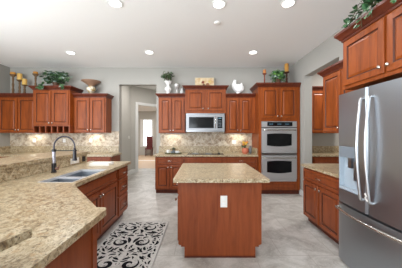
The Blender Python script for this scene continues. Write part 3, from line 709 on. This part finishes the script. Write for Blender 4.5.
# trailing ivy along the crown above the refrigerator
t = thing('ivy_garland', 'dark green ivy garland trailing over the crown above the refrigerator', 'plant', (1.60, 2.03, 2.531), -PI/2)
R = random.Random(11); lb = bmesh.new(); sb = bmesh.new()
for k in range(9):
    x1 = -0.34+0.09*k; pts = [Vector((0.05+(x1-0.05)*u, 0.12-0.17*u, 0.03+0.20*math.sin(PI*u)*(0.3+0.7*R.random()))) for u in [i/8 for i in range(9)]]
    tube(sb, pts, 0.003, 5)
    for i in range(22):
        u = R.uniform(0.1, 1); j = min(int(u*8), 7); p = pts[j].lerp(pts[j+1], u*8-j)+Vector([R.gauss(0, 0.018) for _ in range(3)]); p.z = max(p.z, 0.03)
        leaf(lb, p, Vector((R.gauss(0, 1), R.gauss(-0.6, .6), abs(R.gauss(0.1, 0.5)))), Vector((R.gauss(0, .4), -.5, 1)), 0.06*R.uniform(.7, 1.2), 0.05, R.randrange(2))
for x, hg in ((-0.16, 0.06), (0.0, 0.13), (0.12, 0.10), (0.34, 0.12)):
    tube(sb, [(x, 0.0, 0.04), (x, -0.06, 0.03), (x, -0.09, 0.0), (x+0.01, -0.09, -hg)], 0.003, 5)
    for i in range(7):
        leaf(lb, Vector((x+R.gauss(0, .015), -0.095-R.uniform(0, .01), 0.03-hg*i/6)), Vector((R.gauss(0, .7), -.35, R.gauss(-.5, .4))), Vector((0, -.8, .4)), 0.05, 0.042, R.randrange(2))
obj('leaves', lb, [DKIVY, IVY], t); obj('stems', sb, STEM, t)

# flared bowl urn
t = thing('ceramic_urn', 'round bellied ceramic urn with a wide flared brown bowl on top', 'urn', (-2.77, 5.42, 2.386), 0)
bm = bmesh.new(); lathe(bm, [(0.05, 0), (0.055, 0.015), (0.03, 0.03), (0.05, 0.05), (0.09, 0.09), (0.11, 0.135), (0.105, 0.175), (0.06, 0.205), (0.05, 0.215)], seg=24)
m = newmat('crackle_ceramic', srgb(214, 208, 190), 0.4)
z = nd(m, 'ShaderNodeTexCoord'); n = noise(m, z.outputs['Object'], 14, 3); setc(m, ramp(m, n, [(0.4, srgb(168, 140, 84)), (0.55, srgb(216, 212, 196))]))
obj('urn_body', bm, m, t, smooth=40)
bm = bmesh.new(); lathe(bm, [(0.05, 0.2155), (0.07, 0.235), (0.14, 0.285), (0.225, 0.335), (0.23, 0.345), (0.218, 0.34), (0.13, 0.295), (0.05, 0.24)], seg=28)
obj('flared_bowl', bm, newmat('brown_glaze', srgb(150, 118, 96), 0.5), t, smooth=40)
for sx_ in (1,):
    bm = bmesh.new(); tube(bm, [(0.10, 0, 0.17), (0.15, 0, 0.185), (0.16, 0, 0.14), (0.13, 0, 0.09), (0.095, 0, 0.09)], 0.012, 8); obj('urn_handle', bm, newmat('dark_glaze', srgb(70, 72, 70), 0.5), t, smooth=60)

# white urn with shrub
t = thing('potted_topiary', 'leafy shrub in a tall white pedestal urn above the cabinet left of microwave', 'plant', (-0.83, 5.42, 2.386), 0)
bm = bmesh.new(); lathe(bm, [(0.065, 0), (0.065, 0.02), (0.035, 0.04), (0.055, 0.08), (0.085, 0.13), (0.07, 0.18), (0.028, 0.22), (0.03, 0.24), (0.075, 0.30), (0.095, 0.34), (0.085, 0.34), (0.05, 0.31)], seg=22)
obj('urn', bm, newmat('white_ceramic', srgb(236, 234, 230), 0.35), t, smooth=40)
lb = bmesh.new(); sb = bmesh.new(); R = random.Random(4)
for k in range(16):
    a = R.uniform(0, 2*PI); e = Vector((math.cos(a)*R.uniform(.03, .13), math.sin(a)*R.uniform(.02, .1), 0.40+R.uniform(0, .13))); tube(sb, [(0, 0, 0.315), e*0.5+Vector((0, 0, 0.18)), e], 0.003, 5)
    for i in range(13):
        p = e+Vector([R.gauss(0, .03) for _ in range(3)]); leaf(lb, p, Vector((R.gauss(0, 1), R.gauss(-.3, 1), R.gauss(.2, .7))), Vector((0, R.gauss(0, .5), 1)), 0.05, 0.035, R.randrange(2))
obj('leaves', lb, [leafmat((52, 68, 40), (98, 108, 66)), IVY], t); obj('stems', sb, STEM, t)
# silver goblet
t = thing('silver_goblet', 'silver footed goblet bowl beside the white pedestal urn', 'goblet', (-0.605, 5.42, 2.386), 0)
bm = bmesh.new(); lathe(bm, [(0.055, 0), (0.055, 0.012), (0.015, 0.03), (0.013, 0.12), (0.025, 0.145), (0.06, 0.18), (0.078, 0.235), (0.08, 0.26), (0.072, 0.26), (0.055, 0.2)], seg=22)
obj('cup', bm, newmat('silver_white', srgb(205, 203, 200), 0.25, metal=0.5), t, smooth=40)
bm = bmesh.new(); lathe(bm, [(0.071, 0.2605), (0.068, 0.275), (0.035, 0.295), (0.01, 0.305)], seg=20); obj('lid', bm, CHROME, t, smooth=40)
# glass jar beside the goblet
t = thing('glass_vase', 'small pale vase between the goblet and the raised cabinet', 'vase', (-0.48, 5.44, 2.386), 0)
bm = bmesh.new(); lathe(bm, [(0.035, 0), (0.045, 0.02), (0.05, 0.07), (0.03, 0.13), (0.035, 0.16), (0.028, 0.16), (0.02, 0.13)], seg=18); obj('vase_body', bm, newmat('pale_glaze', srgb(206, 206, 202), 0.3), t, smooth=40)

# framed still life picture
t = thing('framed_picture', 'small tan still life canvas leaning above the microwave cabinet', 'picture', (0.09, 5.5, 2.571), 0)
PIC = newmat('still_life_paint', srgb(214, 190, 150), 0.6)
tc = nd(PIC, 'ShaderNodeTexCoord')
n = noise(PIC, tc.outputs['Object'], 9, 3); c = ramp(PIC, n, [(0.38, srgb(206, 168, 118)), (0.6, srgb(226, 208, 172))])
def blob(c, x, z, r, col):
    mp = nd(PIC, 'ShaderNodeVectorMath', operation='DISTANCE'); lk(PIC, tc.outputs['Object'], mp.inputs[0]); mp.inputs[1].default_value = (x, -0.013, z)
    nn = noise(PIC, tc.outputs['Object'], 40, 2); a = nd(PIC, 'ShaderNodeMath', operation='MULTIPLY_ADD'); lk(PIC, nn, a.inputs[0]); a.inputs[1].default_value = 0.04; lk(PIC, mp.outputs['Value'], a.inputs[2])
    f = ramp(PIC, a.outputs[0], [(r+0.012, (1, 1, 1, 1)), (r+0.03, (0, 0, 0, 1))]); return mix(PIC, f, c, srgb(*col))
for bb in ((-0.04, 0.15, 0.035, (122, 50, 34)), (-0.02, 0.075, 0.035, (108, 60, 40)), (-0.07, 0.045, 0.028, (110, 112, 90)), (0.08, 0.085, 0.045, (150, 96, 64)), (0.02, 0.05, 0.03, (120, 110, 84)), (0.13, 0.16, 0.03, (214, 190, 110))): c = blob(c, *bb)
setc(PIC, c)
p = obj('canvas', B(-0.235, 0.235, -0.012, 0.012, 0.002, 0.262), PIC, t)
obj('frame', B((-0.25, -0.236, -0.016, 0.014, 0, 0.275), (0.236, 0.25, -0.016, 0.014, 0, 0.275), (-0.236, 0.236, -0.016, 0.014, 0.263, 0.275)), newmat('pale_frame', srgb(196, 186, 166), 0.5), t)
for o_ in (t,): o_.rotation_euler = (math.radians(-6), 0, 0); o_.location.z += 0.003

# white sculpture (abstract rooster-like form)
t = thing('white_sculpture', 'white ceramic bird sculpture on cabinet right of microwave', 'sculpture', (0.93, 5.42, 2.386), 0)
bm = bmesh.new()
bmesh.ops.create_icosphere(bm, subdivisions=3, radius=1.0)
for v_ in bm.verts:
    x, y, z_ = v_.co; v_.co = Vector((x*0.16, y*0.08, 0.16+z_*0.115))
    if v_.co.x < -0.04: v_.co.z += (-(v_.co.x)-0.04)*0.5
o_b = obj('body', bm, newmat('white_porcelain', srgb(238, 237, 234), 0.35), t, smooth=60)
PW = o_b.data.materials[0]
bm = bmesh.new(); tube(bm, [(-0.085, 0, 0.20), (-0.10, 0, 0.26), (-0.085, 0, 0.32), (-0.07, 0, 0.355), (-0.045, 0, 0.365)], [0.075, 0.062, 0.045, 0.045, 0.014], 12); obj('neck_and_head', bm, PW, t, smooth=60)
bm = bmesh.new(); tube(bm, [(0.06, 0, 0.18), (0.085, 0, 0.24), (0.09, 0, 0.285), (0.075, 0, 0.30)], [0.08, 0.065, 0.038, 0.008], 12, flat=0.6); obj('tail', bm, PW, t, smooth=60)
bm = bmesh.new(); lathe(bm, [(0.09, 0), (0.085, 0.015), (0.045, 0.03), (0.04, 0.07)], seg=18); obj('base', bm, PW, t, smooth=50)

# tray with cups on counter
t = thing('serving_tray', 'low olive serving tray on back counter left of the cooktop', 'tray', (-0.68, 5.28, 0.9145), 0)
bm = bmesh.new(); lathe(bm, [(0.19, 0), (0.215, 0.012), (0.225, 0.028), (0.215, 0.028), (0.19, 0.01)], seg=28, sq=0.6); obj('tray_dish', bm, newmat('olive_tray', srgb(96, 92, 58), 0.45), t, smooth=40)
def cup(label, x, y, r, h, col, nm='cup'):
    t = thing(nm, label, nm, (x, y, 0.927), 0)
    bm = bmesh.new(); lathe(bm, [(r*0.6, 0), (r*0.9, h*0.4), (r, h), (r*0.9, h), (r*0.75, h*0.4), (r*0.4, 0.008)], seg=16); obj('bowl', bm, newmat('cup_glaze', srgb(*col), 0.35), t, smooth=40)
    bm = bmesh.new(); tube(bm, [(r*0.9, 0, h*0.8), (r*1.5, 0, h*0.7), (r*1.4, 0, h*0.3), (r*0.85, 0, h*0.3)], r*0.12, 6); obj('handle', bm, newmat('cup_glaze', srgb(*col), 0.35), t, smooth=60)
cup('white cup at the left side of the olive tray', -0.80, 5.24, 0.042, 0.085, (240, 240, 236))
cup('grey blue cup in the middle of the olive tray', -0.70, 5.22, 0.032, 0.06, (110, 122, 130))
cup('white cup at the right side of the olive tray', -0.585, 5.24, 0.048, 0.06, (232, 236, 238))
t = thing('potted_plant', 'little dark leafed plant in a small pot on the olive tray', 'plant', (-0.67, 5.33, 0.927), 0)
bm = bmesh.new(); lathe(bm, [(0.03, 0), (0.04, 0.07), (0.034, 0.07), (0.03, 0.06)], seg=14); obj('pot', bm, newmat('small_pot', srgb(120, 124, 130), 0.5), t, smooth=40)
lb = bmesh.new(); R = random.Random(9)
for i in range(50): leaf(lb, Vector((R.gauss(0, .02), R.gauss(0, .02), .07+R.uniform(0, .04))), Vector((R.gauss(0, 1), R.gauss(0, 1), R.uniform(0, 1))), Vector((0, .2, 1)), .05, .025)
obj('leaves', lb, leafmat((48, 60, 42), (100, 108, 90)), t)
# flower pot near the ovens
t = thing('flower_pot', 'terracotta pink pot of orange flowers on counter beside the double oven', 'flower pot', (1.09, 5.30, 0.9145), 0)
bm = bmesh.new(); lathe(bm, [(0.05, 0), (0.075, 0.03), (0.085, 0.08), (0.07, 0.125), (0.075, 0.14), (0.065, 0.14), (0.055, 0.11)], seg=18); obj('pot', bm, newmat('terracotta_pink', srgb(204, 116, 88), 0.5), t, smooth=40)
lb = bmesh.new(); sb = bmesh.new(); fl = bmesh.new(); R = random.Random(21)
for k in range(16):
    a = R.uniform(0, 2*PI); e = Vector((-0.03+math.cos(a)*R.uniform(.02, .11), math.sin(a)*R.uniform(.01, .06), 0.20+R.uniform(0, .08))); tube(sb, [(0, 0, 0.12), e*0.5+Vector((0, 0, .07)), e], 0.002, 5)
    for i in range(5): leaf(lb, e*R.uniform(.75, 1)+Vector([R.gauss(0, .012) for _ in range(3)]), Vector((R.gauss(0, 1), R.gauss(0, 1), R.gauss(0, .6))), Vector((0, .2, 1)), .045, .022)
    if k % 2 == 0:
        for i in range(9):
            aa = 2*PI*i/9; leaf(fl, e+Vector((0, -0.012, 0.01)), Vector((math.cos(aa), -0.25, math.sin(aa))), Vector((0, -1, .1)), .032, .02, k//2 % 2)
obj('leaves', lb, IVY, t); obj('stems', sb, STEM, t); obj('flowers', fl, [newmat('orange_petal', srgb(232, 146, 50), .6), newmat('yellow_petal', srgb(226, 186, 70), .6)], t)
bm = bmesh.new(); lathe(bm, [(0.03, 0), (0.045, 0.03), (0.045, 0.12), (0.02, 0.16), (0.024, 0.19), (0.018, 0.19)], seg=16)
o = obj('glass_bottle', bm, newmat('smoky_grey_glass', srgb(112, 116, 120), 0.15), None, (1.225, 5.36, 0.9145), smooth=40)
tag(o, 'grey bottle between the flower pot and the oven cabinet', 'bottle')

# chair in the foyer
t = thing('dining_chair', 'dark red upholstered chair standing before the far foyer window', 'chair', (-3.33, 13.75, 0), 0)
mred = newmat('dark_red_upholstery', srgb(96, 34, 34), 0.7)
obj('seat', B(-0.2, 0.2, -0.2, 0.2, 0.42, 0.5), mred, t, bevel=0.015); obj('backrest', B(-0.19, 0.19, 0.15, 0.2, 0.5, 1.25), mred, t, bevel=0.015)
for x in (-0.18, 0.18):
    for y in (-0.18, 0.18): obj('leg', B(x-0.018, x+0.018, y-0.018, y+0.018, 0.0, 0.42), KICK, t)
# ------------------------------------------------------------ lamps
EM = newmat('lamp_diffuser', (1, 1, 1, 1)); bsdf(EM).inputs['Emission Color'].default_value = (1, 0.97, 0.92, 1); bsdf(EM).inputs['Emission Strength'].default_value = 6
def can(x, y, label, p=LAMP_W, z=CEIL, col=(0.93, 0.96, 1.0)):
    t = thing('recessed_light', label, 'ceiling light', (x, y, z), 0, 'recessed ceiling lights')
    bm = bmesh.new(); lathe(bm, [(0.098, -0.001), (0.098, -0.006), (0.07, -0.010), (0.07, -0.001)], seg=28); obj('trim_ring', bm, TRIM, t, smooth=40)
    bm = bmesh.new(); lathe(bm, [(0.073, -0.0105), (0.073, -0.013)], seg=24); obj('diffuser', bm, EM, t)
    L = bpy.data.lights.new('lamp_light', 'AREA'); L.shape = 'DISK'; L.size = 0.15; L.energy = p; L.color = col
    lo = bpy.data.objects.new('lamp_light', L); COL.objects.link(lo); lo.parent = t; lo.location = (0, 0, -0.016)
can(-1.13, 2.84, 'recessed ceiling light at the top left, nearest above the sink')
can(0.24, 2.86, 'recessed ceiling light at the top, middle of the near row')
can(1.15, 2.84, 'recessed ceiling light at the top right, nearest the refrigerator cabinet')
can(-2.76, 4.56, 'recessed ceiling light in the far row above the left cabinets')
can(-1.09, 4.54, 'recessed ceiling light in the far row before the hallway opening')
can(1.10, 4.54, 'recessed ceiling light in the far row left of the oven cabinet')
def fill_lamp(x, y, z, p, label):  # unseen cans added to brighten hallway, foyer and pantry nook
    can(x, y, label, p, z, (1, 0.97, 0.94))
fill_lamp(-1.6, 6.9, CEIL, 22, 'unseen fill light added on the hallway ceiling')
fill_lamp(-2.8, 11.6, 2.9, 75, 'unseen fill light added in the foyer behind the doorway')
fill_lamp(3.4, 4.6, CEIL, 40, 'unseen fill light added in the pantry nook')
def cablight(x, y, z, L_, label):
    t = thing('cabinet_light', label, 'light', (x, y, z), 0, 'under cabinet lights')
    obj('light_bar', B(-L_/2, L_/2, -0.02, 0.02, -0.012, -0.0005), TRIM, t)
    L = bpy.data.lights.new('bar_light', 'AREA'); L.shape = 'RECTANGLE'; L.size = L_*0.9; L.size_y = 0.03; L.energy = CABLIGHT_W; L.color = (1, 0.93, 0.8)
    lo = bpy.data.objects.new('bar_light', L); COL.objects.link(lo); lo.parent = t; lo.location = (0, 0, -0.014)
cablight(-4.25, 5.46, 1.42, 0.35, 'light bar beneath the far left corner wall cabinet')
cablight(-2.72, 5.46, 1.42, 0.35, 'light bar beneath the wall cabinet with the flared urn')
cablight(-0.71, 5.46, 1.42, 0.35, 'light bar beneath the wall cabinet left of microwave')
cablight(0.93, 5.46, 1.42, 0.35, 'light bar beneath the wall cabinet right of microwave')
# smoke detector
t = thing('smoke_detector', 'small round white smoke detector on the ceiling', 'smoke detector', (0.255, 3.34, CEIL), 0)
bm = bmesh.new(); lathe(bm, [(0.05, -0.0005), (0.05, -0.018), (0.035, -0.026), (0.02, -0.027)], seg=22); obj('housing', bm, WHITE, t, smooth=40)
